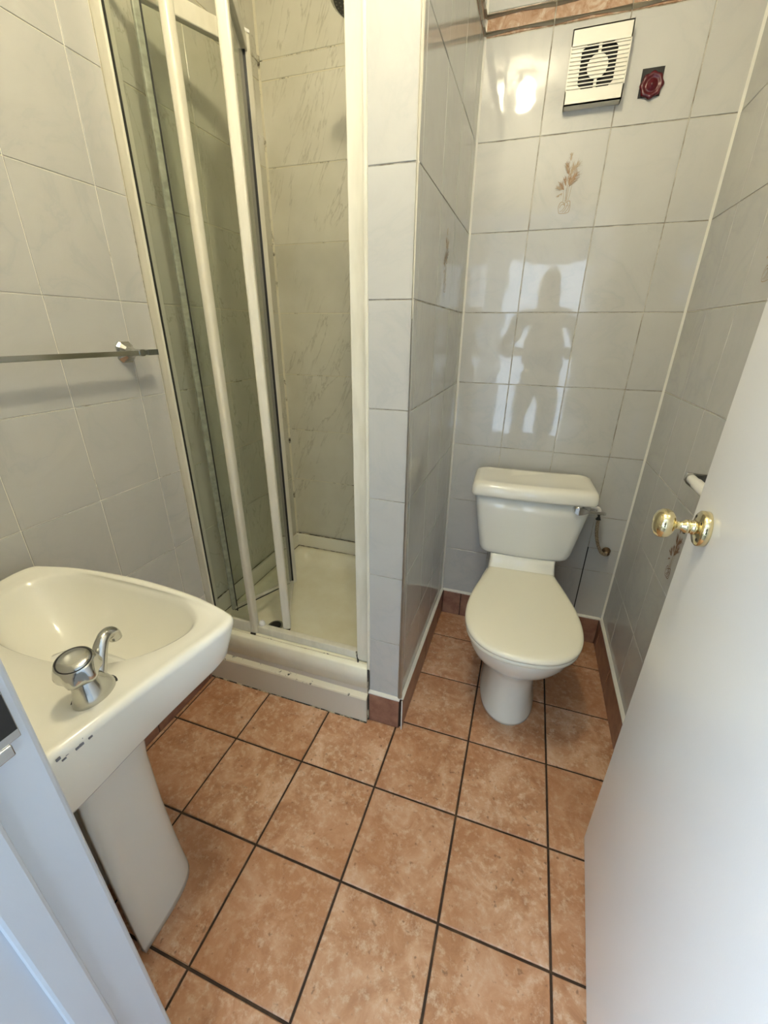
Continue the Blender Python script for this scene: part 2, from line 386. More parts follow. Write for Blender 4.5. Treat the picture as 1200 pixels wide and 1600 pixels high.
# skirting tiles + white quadrant on top
def skirting(name, o, U, N, us, z1=ZS - 0.006):
    o, U, N = Vector(o), Vector(U), Vector(N)
    a, b = us[0], us[-1]
    bm = bmesh.new(); prism(bm, [o + U * a + N * 0.0, o + U * a + N * 0.007, o + U * b + N * 0.007, o + U * b + N * 0.0], (0, 0, z1))
    s = struct(obj(name, bm, m_fgrout))
    for q0, q1 in zip(us, us[1:]):
        if q1 - q0 < 0.01: continue
        bm = tile_mesh(o + N * 0.007, U, Vector(UZ), N, q0, q1, 0.0, z1, 0.004, 0.004, 0.0015, 0.0)
        obj('skirting_tile', bm, m_skirt, s)
    bm = bmesh.new()
    prism(bm, [o + U * a + Vector((0, 0, z1)), o + U * a + N * 0.0115 + Vector((0, 0, z1)), o + U * a + N * 0.0115 + Vector((0, 0, z1 + 0.004)), o + U * a + Vector((0, 0, z1 + 0.008))], U * (b - a))
    obj('edging_strip', bm, m_trim, s)
    return s
skirting('baseboard_back', (0, YB, 0), HX, (0, -1, 0), grid(0.0115, XR - 0.0115, c1 - 0.1, 0.2546))
skirting('baseboard_right', (XR, 0, 0), HY, (-1, 0, 0), grid(YW, YB - 0.0, 0.15, 0.2546))
skirting('baseboard_partition', (0, 0, 0), HY, (1, 0, 0), grid(0.0, YB - 0.0, 0.35, 0.2546))
skirting('baseboard_front', (0, 0, 0), HX, (0, -1, 0), [XP, 0.0])
obj('corner_strip', bbox(0.0080, 0.0118, -0.0118, -0.0080, 0.0, ZS, 0.001), m_trim, bpy.data.objects['baseboard_front'])
skirting('baseboard_left', (XL, 0, 0), HY, (1, 0, 0), grid(YW, -0.03, -0.3, 0.2546))

# ------------------------------------------------------------------ door wall lining, door
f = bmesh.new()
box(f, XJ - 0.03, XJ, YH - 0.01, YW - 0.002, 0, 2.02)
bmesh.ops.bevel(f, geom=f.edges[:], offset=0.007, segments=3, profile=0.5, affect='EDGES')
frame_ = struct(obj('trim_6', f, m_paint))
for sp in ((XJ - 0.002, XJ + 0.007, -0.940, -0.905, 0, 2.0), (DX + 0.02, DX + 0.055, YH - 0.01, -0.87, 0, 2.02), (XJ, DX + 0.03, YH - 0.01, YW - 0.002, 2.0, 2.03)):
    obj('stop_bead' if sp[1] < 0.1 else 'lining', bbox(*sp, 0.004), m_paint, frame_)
sp_ = bbox(XJ, XJ + 0.0015, -0.900, -0.8645, 0.942, 1.000, 0.0006)
st = obj('strike_plate', sp_, m_dull, frame_)
obj('latch_hole', bbox(XJ + 0.001, XJ + 0.0022, -0.896, -0.8655, 0.952, 0.995), m_dark, st)
lp = bmesh.new(); tube(lp, smoothpath([(XJ + 0.002, -0.853, 0.935), (XJ + 0.0015, -0.849, 0.935), (XJ - 0.003, -0.845, 0.935)], 3), 0.003, 8)
obj('lip', bbox(XJ - 0.0005, XJ + 0.0028, -0.903, -0.874, 0.928, 0.941, 0.0012), m_dull, st)

HNG = Vector((0.5375, -0.86, 0)); dd = Vector((0.593, -0.174, 0)) - HNG; LEAF = dd.length; ang = math.atan2(dd.y, dd.x)
door = bpy.data.objects.new('door_1', None); C.objects.link(door); door.location = HNG; door.rotation_euler = (0, 0, ang); struct(door)
door['label'] = 'open white painted door leaf with a brass knob'
obj('door_leaf', bbox(0, LEAF, -0.04, 0, 0.006, 1.99, 0.0025, 2), m_door, door)
# knob (local: +y = towards the camera side face)
kx = 0.607; kz = 1.0
kx = (Vector((0.5875, -0.255, 0)) - HNG).length
bm = bmesh.new(); lathe(bm, [(0, 0), (0.030, 0), (0.0305, 0.004), (0.030, 0.011), (0.027, 0.0135), (0.018, 0.0145), (0.0125, 0.017), (0, 0.017)], (kx, 0, kz), (0, 1, 0), 40)
rose = obj('knob_rose', bm, m_brass, door, True)
for a in (40, 140, 220, 320):
    bm = bmesh.new(); lathe(bm, [(0, 0), (0.0028, 0), (0.0026, 0.0012), (0, 0.0012)], (kx + 0.022 * math.cos(math.radians(a)), 0.0132, kz + 0.022 * math.sin(math.radians(a))), (0, 1, 0), 10)
    obj('screw_head', bm, m_dark, rose)
bm = bmesh.new(); lathe(bm, [(0, 0.014), (0.0125, 0.014), (0.0125, 0.020), (0.0112, 0.021), (0.0112, 0.024), (0.0122, 0.025), (0.0115, 0.031), (0.0075, 0.035), (0.0068, 0.042), (0.0105, 0.045), (0.018, 0.048), (0.0235, 0.053), (0.0255, 0.060), (0.0245, 0.067), (0.020, 0.073), (0.012, 0.0765), (0, 0.0775)], (kx, 0, kz), (0, 1, 0), 40)
knob = obj('door_knob', bm, m_brass, door, True)
bm = bmesh.new(); lathe(bm, [(0, 0), (0.0022, 0), (0.0022, 0.002), (0, 0.002)], (kx + 0.003, 0.0275, kz - 0.0125), (0, 0, -1), 8); obj('grub_screw', bm, m_dark, knob)
for hz_ in (0.25, 1.0, 1.75):
    bm = bmesh.new(); tube(bm, [(-0.004, 0.003, hz_ - 0.04), (-0.004, 0.003, hz_ + 0.04)], 0.006, 10); obj('hinge', bm, m_dull, door, True)

# ------------------------------------------------------------------ plinth under the shower, tray
pl = bbox(XL, XP - 0.003, -0.004, 0.06, 0, 0.148, 0.003)
plinth = struct(obj('trim_7', pl, m_plinth)); 
obj('kick_board', bbox(XL, XP - 0.003, -0.024, -0.003, 0.0, 0.108, 0.002), m_plinth, plinth)
bm = bmesh.new(); prism(bm, [(XL, -0.024, 0.106), (XL, -0.003, 0.106), (XL, -0.003, 0.128), (XL, -0.022, 0.112)], (XP - 0.003 - XL, 0, 0)); obj('sealant_bead', bm, m_seal, plinth)
obj('riser_board', bbox(XL, XP - 0.003, -0.008, -0.002, 0.12, 0.228, 0.001), m_plinth, plinth)
bm = bmesh.new(); tube(bm, [(XP - 0.001, -0.012, 0.004), (XP - 0.001, -0.010, 0.235)], 0.003, 8); obj('mould_line', bm, m_mould, plinth)
bm = bmesh.new(); tube(bm, [(XL, -0.026, 0.001), (XP - 0.002, -0.026, 0.001)], 0.0028, 8); obj('mould_line', bm, m_mould, plinth)

TX0, TX1, TY0, TY1, TZ = XL + 0.001, XP - 0.004, -0.012, YB - 0.001, 0.24
tray = thing('shower_tray', 'cream moulded shower tray with a raised edge behind the folding glass screen', 'shower tray', ((TX0 + TX1) / 2, (TY0 + TY1) / 2, 0.15))
TC = Vector(((TX0 + TX1) / 2, (TY0 + TY1) / 2, 0.15))
def rrect(x0, x1, y0, y1, r, z, n=6):
    out = []
    for cx_, cy_, a0 in ((x1 - r, y1 - r, 0), (x0 + r, y1 - r, 90), (x0 + r, y0 + r, 180), (x1 - r, y0 + r, 270)):
        for k in range(n + 1):
            a = math.radians(a0 + 90 * k / n); out.append(Vector((cx_ + r * math.cos(a), cy_ + r * math.sin(a), z)))
    return out
def off(vs, o): return [Vector(p) - o for p in vs]
rings = []
for (ins, z, r) in ((0.0, 0.15, 0.004), (0.0, 0.234, 0.004), (0.004, 0.24, 0.006), (0.038, 0.242, 0.03), (0.048, 0.238, 0.04), (0.058, 0.222, 0.05), (0.072, 0.19, 0.06), (0.10, 0.181, 0.07), (0.18, 0.178, 0.06)):
    rings.append(off(rrect(TX0 + ins, TX1 - ins, TY0 + ins, TY1 - ins, r, z), TC))
bm = bmesh.new(); loft(bm, rings, True, True); obj('tray_body', bm, m_tray, tray, True)
# upstands
for nm, b4 in (('back', (TX0, TX1, YB - 0.016, YB - 0.001)), ('left', (TX0, TX0 + 0.014, 0.03, YB - 0.016)), ('right', (TX1 - 0.014, TX1, 0.03, YB - 0.016))):
    o_ = obj('upstand', bbox(b4[0] - TC.x, b4[1] - TC.x, b4[2] - TC.y, b4[3] - TC.y, 0.238 - TC.z, 0.309 - TC.z, 0.003), m_seat, tray)
for (p, q) in (((TX0 + 0.014, 0.03), (TX0 + 0.014, YB - 0.017)), ((TX0 + 0.014, YB - 0.017), (TX1, YB - 0.017))):
    for z, m_ in ((0.2415, m_mould), (0.311, m_mould)):
        dx = -0.012 if z > 0.3 else 0
        bm = bmesh.new()
        if p[0] == q[0]: tube(bm, [Vector((p[0] + dx, p[1], z)) - TC, Vector((q[0] + dx, q[1], z)) - TC], 0.0026, 8)
        else: tube(bm, [Vector((p[0] + dx, p[1] - dx, z)) - TC, Vector((q[0], q[1] - dx, z)) - TC], 0.0026, 8)
        obj('sealant_line', bm, m_, tray)
DR = Vector((-0.582, 0.148, 0.1785)) - TC
bm = bmesh.new(); lathe(bm, [(0.010, 0.0015), (0.026, 0.003), (0.030, 0.0025), (0.0325, 0.0), (0.030, -0.002), (0.010, -0.002)], DR, (0, 0, 1), 28); dr = obj('waste_ring', bm, m_dull, tray, True)
bm = bmesh.new(); lathe(bm, [(0, 0.002), (0.022, 0.0036), (0.022, 0.0042), (0, 0.0042)], DR, (0, 0, 1), 20); obj('waste_grate', bm, m_dark, dr)

# ------------------------------------------------------------------ shower screen
ZT = 2.06
scr = thing('shower_screen', 'cream framed glass shower screen with a folding door standing half open', 'shower screen', (XL, 0, 0.24))
SO = Vector((XL, 0, 0.24))
def sbar(name, x0, x1, y0, y1, z0, z1, m=m_alu, bev=0.003, par=None):
    return obj(name, bbox(x0 - SO.x, x1 - SO.x, y0 - SO.y, y1 - SO.y, z0 - SO.z, z1 - SO.z, bev), m, par or scr)
sbar('wall_profile', XL + 0.001, -0.763, 0.020, 0.050, 0.242, ZT)
sbar('wall_profile', -0.164, XP - 0.004, 0.014, 0.050, 0.246, ZT)
sbar('cover_strip', XP - 0.007, XP + 0.003, -0.004, 0.014, 0.228, ZT)
sbar('head_rail', -0.763, -0.164, 0.026, 0.044, ZT - 0.014, ZT)
sbar('threshold_rail', -0.763, -0.164, 0.020, 0.044, 0.242, 0.274)
sbar('bottom_rail', -0.763, -0.597, 0.014, 0.022, 0.243, 0.290)
for y, x0, x1, r in ((0.014, -0.763, -0.118, 0.003),):
    bm = bmesh.new(); tube(bm, [Vector((x0, y - 0.004, 0.241)) - SO, Vector((x1, y - 0.004, 0.241)) - SO], r, 8); obj('sealant_line', bm, m_seal, scr)
bm = bmesh.new(); tube(bm, [Vector((-0.158, 0.010, 0.240)) - SO, Vector((-0.166, 0.016, 0.278)) - SO], 0.004, 8); obj('mould_spot', bm, m_mould, scr)
# upright A (rounded) and its fixed pane
bm = bbox(-0.598 - SO.x, -0.573 - SO.x, 0.010, 0.040, 0.243 - SO.z, ZT - SO.z, 0.009, 4); obj('front_upright', bm, m_alu, scr, True)
sbar('front_pane', -0.763, -0.594, 0.027, 0.032, 0.285, ZT - 0.04, m_glass, 0.0)
sbar('pane_gasket', -0.7630, -0.7618, 0.026, 0.033, 0.285, ZT - 0.04, m_black, 0.0)
bm = bmesh.new(); lathe(bm, [(0, 0), (0.011, 0), (0.012, 0.006), (0.009, 0.016), (0.005, 0.020), (0, 0.020)], Vector((-0.560, 0.036, 0.274)) - SO, (0, 0, 1), 18); obj('pivot_cap', bm, m_white, scr, True)
bm = bbox(-0.596 - SO.x, -0.575 - SO.x, 0.007, 0.011, 0.243 - SO.z, 0.249 - SO.z); obj('mould_spot', bm, m_mould, scr)
# folding leaves, given by plan points
def leaf(p0, p1, z0, z1, gasket0=True, rails=True):
    p0, p1 = Vector((*p0, 0)), Vector((*p1, 0)); d = (p1 - p0); l = d.length
    e = bpy.data.objects.new('door_leaf', None); C.objects.link(e); e.parent = scr; e.location = p0 - Vector((SO.x, SO.y, 0)); e.rotation_euler = (0, 0, math.atan2(d.y, d.x)); e.empty_display_size = 0.05
    zz = SO.z
    obj('glass_pane', bbox(0.0, l, -0.0025, 0.0025, z0 - zz, z1 - zz), m_glass, e)
    if rails:
        obj('top_rail', bbox(0.0, l, -0.011, 0.011, z1 - 0.041 - zz, z1 - zz, 0.003), m_alu, e)
        obj('bottom_rail', bbox(0.0, l, -0.006, 0.006, z0 - zz, z0 + 0.012 - zz, 0.002), m_alu, e)
        obj('bottom_seal', bbox(0.0, l, -0.004, 0.004, z0 - 0.006 - zz, z0 - zz), m_black, e)
    return e, l
V0 = (-0.713, 0.075); C0 = (-0.600, 0.330); B0 = (-0.466, 0.058)
e, l = leaf(V0, C0, 0.282, ZT - 0.02)
zz = SO.z
obj('hinge_strip', bbox(-0.009, 0.008, -0.006, 0.006, 0.28 - zz, ZT - 0.02 - zz, 0.003), m_milky, e)
obj('hinge_gasket', bbox(0.008, 0.0115, -0.006, 0.006, 0.27 - zz, ZT - 0.02 - zz), m_black, e)
obj('edge_profile', bbox(l - 0.004, l + 0.016, -0.012, 0.012, 0.275 - zz, ZT - 0.02 - zz, 0.003), m_alu, e)
obj('edge_cap', bbox(l - 0.005, l + 0.017, -0.013, 0.013, ZT - 0.02 - zz, ZT - 0.012 - zz, 0.002), m_white, e)
e, l = leaf(B0, C0, 0.282, ZT - 0.02)
obj('edge_profile', bbox(-0.012, 0.016, -0.014, 0.014, 0.268 - zz, ZT - 0.03 - zz, 0.006, 3), m_alu, e)
obj('edge_channel', bbox(0.012, 0.030, -0.011, 0.017, 0.268 - zz, ZT - 0.03 - zz, 0.003, 2), m_alu, e)
obj('edge_gasket', bbox(l - 0.020, l - 0.013, -0.006, 0.010, 0.29 - zz, ZT - 0.02 - zz), m_black, e)
obj('slider_foot', bbox(-0.010, 0.014, -0.012, 0.012, 0.262 - zz, 0.278 - zz, 0.003), m_mould, e)

# ------------------------------------------------------------------ shower head
sh = thing('overhead_shower', 'round dark perforated overhead shower rose high in the cubicle', 'shower head', (-0.262, 0.40, 2.090))
tilt = Vector((-0.05, -0.06, -1)).normalized()
bm = bmesh.new(); lathe(bm, [(0, -0.030), (0.018, -0.030), (0.022, -0.014), (0.085, -0.006), (0.095, 0.0), (0.095, 0.008), (0.090, 0.011), (0, 0.011)], (0, 0, 0), tilt, 40)
obj('rose_body', bm, m_dull, sh, True)
fm = mat('rubber_face', (0.10, 0.095, 0.075), 0.5)
bm = bmesh.new(); lathe(bm, [(0, 0.0105), (0.086, 0.0105), (0.086, 0.0125), (0, 0.0125)], (0, 0, 0), tilt, 40); face = obj('spray_face', bm, fm, sh)
u_, v_, d_ = frame(tilt)
bm = bmesh.new()
for rr, nn in ((0.08, 44), (0.07, 38), (0.06, 32), (0.05, 26), (0.04, 20), (0.03, 14), (0.018, 8)):
    for k in range(nn):
        a = 2 * PI * k / nn; p = u_ * rr * math.cos(a) + v_ * rr * math.sin(a) + d_ * 0.0122
        bmesh.ops.create_cone(bm, segments=6, radius1=0.0021, radius2=0.0012, depth=0.003, cap_ends=True, matrix=Matrix.Translation(p))
noz = obj('nozzles', bm, mat('nozzle_rubber', (0.30, 0.28, 0.20), 0.6), face); noz['kind'] = 'stuff'
bm = bmesh.new(); tube(bm, smoothpath([(0, 0, 0.028), (0.004, 0.0, 0.055), (0.035, 0, 0.078), (0.142, 0, 0.083)], 5), 0.010, 14); obj('arm', bm, m_chrome, sh, True)
bm = bmesh.new(); lathe(bm, [(0, 0), (0.024, 0), (0.024, 0.004), (0.012, 0.010), (0, 0.010)], (0.1425, 0, 0.083), (-1, 0, 0), 20); obj('wall_flange', bm, m_chrome, sh, True)

# ------------------------------------------------------------------ toilet
TR = Vector((0.333, YB - 0.02, 0)); TA = math.radians(2.8)
toilet = thing('toilet', 'cream close-coupled toilet with its lid down in the tiled alcove', 'toilet', TR, TA)
def egg(hw, yf, yb, z, n=40, rear=0.62, sq=1.0):
    """closed outline in local coords: front tip y=-yf, back y=-yb; rear = half width fraction at back"""
    pts = []; ym = -(yf * 0.52 + yb * 0.48)
    for k in range(n):
        a = 2 * PI * k / n; s, c = math.sin(a), math.cos(a)
        # a=0 -> front tip, going +x
        if c >= 0:
            y = ym - (yf + ym) * abs(c) ** 1.0; x = hw * (abs(s) ** 0.94) * (1 if s >= 0 else -1)
        else:
            y = ym + (-yb - ym) * min(1, abs(c) ** 0.62); w_ = abs(s) ** 0.55
            x = hw * (rear * (1 - w_) + w_) * (1 if s >= 0 else -1) if abs(s) > 1e-6 else 0
            tt = (y - ym) / (-yb - ym)
            hwf = hw * (1 - (1 - rear) * tt ** 1.7)
            x = hwf * (1 if s >= 0 else -1) * min(1, (abs(s) * 4.0) ** 0.8 if abs(c) > 0.97 else 1)
        pts.append(Vector((x, y, z)))
    return pts
# profile lists measured from the wall (y is distance from wall plane)
def ring_pan(hw, yf, yb, z, rear, n=40): return egg(hw, yf, yb, z, n, rear)
def outline(pts):
    """mirror a half outline [(x,y)...] from front tip to rear centre and resample smooth"""
    half = [Vector((x, -y, 0)) for x, y in pts]
    full = half + [Vector((-p.x, p.y, 0)) for p in reversed(half[1:-1])]
    return full
def closed_spline(ctrl, k=4):
    n = len(ctrl); out = []
    for i in range(n):
        p0, p1, p2, p3 = ctrl[i - 1], ctrl[i], ctrl[(i + 1) % n], ctrl[(i + 2) % n]
        for s in range(k):
            t = s / k
            out.append(0.5 * ((2 * p1) + (p2 - p0) * t + (2 * p0 - 5 * p1 + 4 * p2 - p3) * t * t + (3 * p1 - p0 - 3 * p2 + p3) * t ** 3))
    return out
def sect(front, hw, back, z, rearw, k=4):
    """pan cross-section: distance of front tip / back from the wall, half widths"""
    L_ = front - back
    h = [(0, front), (hw * 0.45, front - L_ * 0.030), (hw * 0.80, front - L_ * 0.115), (hw * 0.97, front - L_ * 0.25), (hw, front - L_ * 0.42), (hw * (0.6 + 0.4 * rearw / hw), front - L_ * 0.66), (rearw * 1.06, front - L_ * 0.86), (rearw, back + 0.012), (rearw * 0.94, back), (rearw * 0.4, back), (0, back)]
    c = closed_spline(outline(h), k)
    return [Vector((p.x, p.y, z)) for p in c]
PF = 0.717
bm = bmesh.new()
prof = [(0.0, 0.565, 0.100, 0.14), (0.012, 0.566, 0.101, 0.14), (0.03, 0.560, 0.096, 0.14), (0.08, 0.553, 0.090, 0.14), (0.14, 0.548, 0.088, 0.14), (0.19, 0.552, 0.094, 0.15), (0.225, 0.570, 0.113, 0.16), (0.26, 0.604, 0.139, 0.17), (0.30, 0.646, 0.160, 0.18), (0.34, 0.676, 0.171, 0.18), (0.375, 0.694, 0.173, 0.18), (0.395, 0.700, 0.176, 0.19), (0.405, 0.699, 0.174, 0.19)]
rings = [sect(fr, hw, 0.03 if z > .2 else 0.06, z, min(rw, hw * 0.98) * 0.66) for z, fr, hw, rw in prof]
loft(bm, rings); pan = obj('pan', bm, m_ceram, toilet, True)
# rear shelf carrying the cistern
bm = bmesh.new()
rr_ = []
for (z, yf, hw) in ((0.398, 0.245, 0.128), (0.42, 0.232, 0.126), (0.445, 0.212, 0.124), (0.47, 0.20, 0.122), (0.490, 0.198, 0.122)):
    rr_.append([Vector((p.x, p.y, z)) for p in rrect(-hw, hw, -yf, -0.015, 0.012, z, 4)])
loft(bm, rr_); obj('cistern_shelf', bm, m_ceram, toilet, True)
# seat ring + lid
def seat_outline(scale, z, grow=0.0):
    h = [(0, 0.716), (0.068, 0.708), (0.122, 0.680), (0.160, 0.634), (0.180, 0.572), (0.184, 0.505), (0.178, 0.435), (0.164, 0.365), (0.146, 0.295), (0.131, 0.240), (0.124, 0.214), (0.112, 0.206), (0.05, 0.206), (0, 0.206)]
    c = closed_spline(outline(h), 4); cy_ = -0.46
    return [Vector((p.x * scale + (grow if p.x > 0 else -grow) * min(1, abs(p.x) * 30), cy_ + (p.y - cy_) * (scale), z)) for p in c]
bm = bmesh.new(); loft(bm, [seat_outline(0.965, 0.405), seat_outline(0.985, 0.410), seat_outline(0.985, 0.420), seat_outline(0.965, 0.424)]); obj('seat', bm, m_seat, toilet, True)
bm = bmesh.new(); loft(bm, [seat_outline(0.975, 0.4235), seat_outline(0.995, 0.426), seat_outline(1.0, 0.432), seat_outline(0.99, 0.439), seat_outline(0.95, 0.4425), seat_outline(0.88, 0.443), seat_outline(0.55, 0.4435)]); obj('seat_lid', bm, m_seat, toilet, True)
for sx in (-0.075, 0.075):
    bm = bmesh.new(); tube(bm, [(sx - 0.02, -0.212, 0.428), (sx + 0.02, -0.212, 0.428)], 0.008, 12); obj('seat_hinge', bm, m_seat, toilet, True)
# cistern
CX = 0.0
def csec(hw, yf, z, bow=0.010, r=0.03):
    base_ = rrect(-hw, hw, -yf, -0.012, r, z, 5); out = []
    for p in base_:
        if p.y < -yf * 0.6: p = Vector((p.x, p.y - bow * (1 - (p.x / hw) ** 2), p.z))
        out.append(p)
    return out
def insert_mid(pts, hw):  # add points along the long front edge so the bow is smooth
    out = []
    n = len(pts)
    for i in range(n):
        a, b = pts[i], pts[(i + 1) % n]; out.append(a)
        if (a - b).length > hw: out += [a.lerp(b, t) for t in (0.14, 0.28, 0.42, 0.58, 0.72, 0.86)]
    return out
def csec2(hw, yf, z, bow=0.012, r=0.03):
    pts = insert_mid(rrect(-hw, hw, -yf, -0.012, r, z, 5), hw)
    return [Vector((p.x, p.y - (bow * (1 - (p.x / hw) ** 2) if p.y < -yf * 0.5 else 0), p.z)) for p in pts]
bm = bmesh.new()
loft(bm, [csec2(0.135, 0.165, 0.488), csec2(0.158, 0.186, 0.491), csec2(0.168, 0.194, 0.502), csec2(0.173, 0.197, 0.52), csec2(0.187, 0.201, 0.60), csec2(0.200, 0.205, 0.68), csec2(0.208, 0.208, 0.748)])
obj('cistern', bm, m_cist, toilet, True)
bm = bmesh.new()
loft(bm, [csec2(0.214, 0.214, 0.738), csec2(0.219, 0.222, 0.740, r=.022), csec2(0.2205, 0.224, 0.748, r=.022), csec2(0.2195, 0.222, 0.770, r=.024), csec2(0.2165, 0.217, 0.781, r=.026), csec2(0.210, 0.209, 0.787, r=.026), csec2(0.198, 0.196, 0.7895, r=.024), csec2(0.186, 0.184, 0.7893, r=.03), csec2(0.176, 0.172, 0.7865, r=.035), csec2(0.10, 0.10, 0.786, r=.03)])
obj('cistern_lid', bm, m_ceram, toilet, True)
# flush lever
bm = bmesh.new(); lathe(bm, [(0, 0), (0.020, 0), (0.0205, 0.004), (0.018, 0.010), (0.015, 0.018), (0.010, 0.023), (0, 0.025)], (0.158, -0.208, 0.724), (0, -1, 0), 24); lev = obj('flush_lever', bm, m_chrome, toilet, True)
bm = bmesh.new()
loft(bm, [[Vector((x, -0.227 + y, 0.722 + z)) for (y, z) in ((-t_, -w_), (t_, -w_), (t_, w_), (-t_, w_))] for x, t_, w_ in ((0.146, 0.004, 0.008), (0.158, 0.007, 0.0150), (0.172, 0.006, 0.0115), (0.190, 0.004, 0.0045), (0.215, 0.003, 0.0038), (0.240, 0.003, 0.0052), (0.246, 0.002, 0.0035))])
obj('lever_arm', bm, m_chrome, lev)
# water feed hose from the wall to the cistern
hose = thing('water_hose', 'short brown flexible water hose from the wall to the cistern side', 'hose', (0.672, YB - 0.001, 0.470))
HO = Vector((0.672, YB - 0.001, 0.470))
P_ = [Vector(p) - HO for p in ((0.668, 0.690, 0.472), (0.660, 0.668, 0.474), (0.640, 0.655, 0.490), (0.620, 0.650, 0.530), (0.607, 0.650, 0.580), (0.603, 0.650, 0.635))]
bm = bmesh.new(); tube(bm, smoothpath(P_, 5), 0.0065, 12); obj('hose', bm, m_hose, hose, True)
bm = bmesh.new(); tube(bm, [Vector((0.603, 0.650, 0.63)) - HO, Vector((0.602, 0.650, 0.66)) - HO], 0.011, 6); obj('cap_nut', bm, m_black, hose)
bm = bmesh.new(); tube(bm, smoothpath([Vector(p) - HO for p in ((0.602, 0.650, 0.655), (0.598, 0.650, 0.672), (0.585, 0.648, 0.678), (0.552, 0.647, 0.678))], 4), 0.007, 10); obj('elbow', bm, m_white, hose, True)
bm = bmesh.new(); lathe(bm, [(0, 0), (0.017, 0), (0.017, 0.003), (0.009, 0.008), (0.009, 0.03), (0, 0.03)], (0, 0, 0), (0, -1, 0), 20); obj('wall_flange', bm, m_brownpipe, hose, True)
# pipe slot: dark gap line in the tiling
bm = bmesh.new(); box(bm, cols[3] - 0.0022, cols[3] + 0.0022, YB - 0.0006, YB + 0.003, ZS, 0.475); obj('dark_joint', bm, m_dark, wb)

# ------------------------------------------------------------------ wash basin
BX, BYF, BYB = -0.475, -0.50, YW + 0.003
BO = Vector((BX, BYB, 0))
basin = thing('wash_basin', 'cream pedestal wash basin with a chrome tap beside the door jamb', 'basin', BO)
def bl(p): return Vector(p) - BO
# outer plan outline, clockwise from rear right; (x, y)
Nside = 10
def outer_plan(ins=0.0, fr=0.0):
    xr_r, xr_f, xl_f, xl_r = -0.243, -0.190, -0.757, -0.710
    pts = []
    ctrl = [(xr_r - ins, BYB + 0.0), (xr_r + 0.012 - ins, -0.78), (xr_r + 0.024 - ins, -0.70), (xr_f - 0.012 - ins, -0.60), (xr_f - 0.002 - ins, -0.535), (xr_f - 0.008 - ins, -0.502 - ins), (xr_f - 0.030 - ins, -0.490 - ins),
            (-0.30, -0.470 - ins), (-0.39, -0.459 - ins), (-0.475, -0.455 - ins), (-0.56, -0.459 - ins), (-0.65, -0.470 - ins),
            (xl_f + 0.030 + ins, -0.490 - ins), (xl_f + 0.008 + ins, -0.502 - ins), (xl_f + 0.002 + ins, -0.535), (xl_f + 0.012 + ins, -0.60), (xl_r - 0.024 + ins, -0.70), (xl_r - 0.012 + ins, -0.78), (xl_r + ins, BYB + 0.0)]
    ctrl = [Vector((x, y, 0)) for x, y in ctrl]
    out = smoothpath(ctrl, 4)
    n = 13; a, b = out[-1], out[0]
    return out + [a.lerp(b, k / n) for k in range(1, n)]
O0 = outer_plan()
NP = len(O0); cB = Vector((-0.475, -0.60, 0))
def resamp_like(pts_closed):
    """bowl outline sampled at the same polar angles as the outer outline"""
    res = []
    import bisect
    m_ = len(pts_closed)
    for p in O0:
        d = (p - cB).normalized(); best = None
        for i in range(m_):
            a = pts_closed[i] - cB; b = pts_closed[(i + 1) % m_] - cB; e_ = b - a
            den = d.x * e_.y - d.y * e_.x
            if abs(den) < 1e-12: continue
            t = (a.x * e_.y - a.y * e_.x) / den; s = (a.x * d.y - a.y * d.x) / den
            if t > 0 and -1e-6 <= s <= 1 + 1e-6: best = t if best is None else max(best, t)
        res.append(cB + d * (best or 0.1))
    return res
half = [(0.0, -0.478), (0.09, -0.480), (0.155, -0.488), (0.200, -0.512), (0.222, -0.548), (0.214, -0.595), (0.185, -0.640), (0.135, -0.675), (0.07, -0.692), (0.0, -0.696)]
bo = [Vector((-0.475 + x, y, 0)) for x, y in half]; bo += [Vector((-0.475 - x, y, 0)) for x, y in reversed(half[1:-1])]
B0_ = resamp_like(closed_spline(bo, 4))
def scl(pts, s, z, c=cB): return [Vector((c.x + (p.x - c.x) * s, c.y + (p.y - c.y) * s, z)) for p in pts]
def aprondrop(p): # apron deeper towards the wall
    t = max(0, min(1, (-0.48 - p.y) / 0.34)); return 0.088 + 0.050 * t
ZR = 0.800
def ins_(pts, d_): 
    out = []
    for p in pts:
        v_ = Vector((p.x - cB.x, p.y - cB.y, 0)); l_ = v_.length
        q = cB + v_ * ((l_ - d_) / l_); y = max(q.y, BYB) if d_ < 0.05 else q.y
        out.append(Vector((q.x, max(q.y, BYB + 0.0), 0)))
    return out
rings = []
und = ins_(O0, 0.11); rings.append([Vector((p.x, p.y, 0.655)) for p in und])
o2 = ins_(O0, 0.045); rings.append([Vector((p.x, p.y, ZR - aprondrop(q) - 0.004)) for p, q in zip(o2, O0)])
o2 = ins_(O0, 0.029); rings.append([Vector((p.x, p.y, ZR - aprondrop(q) - 0.001)) for p, q in zip(o2, O0)])
o2 = ins_(O0, 0.022); rings.append([Vector((p.x, p.y, ZR - aprondrop(q) + 0.008)) for p, q in zip(o2, O0)])
rings.append([Vector((p.x, p.y, ZR - 0.014)) for p in ins_(O0, 0.0008)])
rings.append([Vector((p.x, p.y, ZR - 0.007)) for p in ins_(O0, 0.0015)])
rings.append([Vector((p.x, p.y, ZR - 0.0015)) for p in ins_(O0, 0.006)])
rings.append([Vector((p.x, p.y, ZR)) for p in ins_(O0, 0.013)])
rings.append([Vector((p.x, p.y, ZR - 0.002)) for p in ins_(O0, 0.020)])
rings.append([Vector((a.x * 0.6 + b.x * 0.4, a.y * 0.6 + b.y * 0.4, ZR - 0.005)) for a, b in zip(ins_(O0, 0.020), B0_)])
rings.append([Vector((p.x, p.y, ZR - 0.006)) for p in scl(B0_, 1.02, 0)])
rings.append([Vector((p.x, p.y, ZR - 0.010)) for p in scl(B0_, 0.985, 0)])
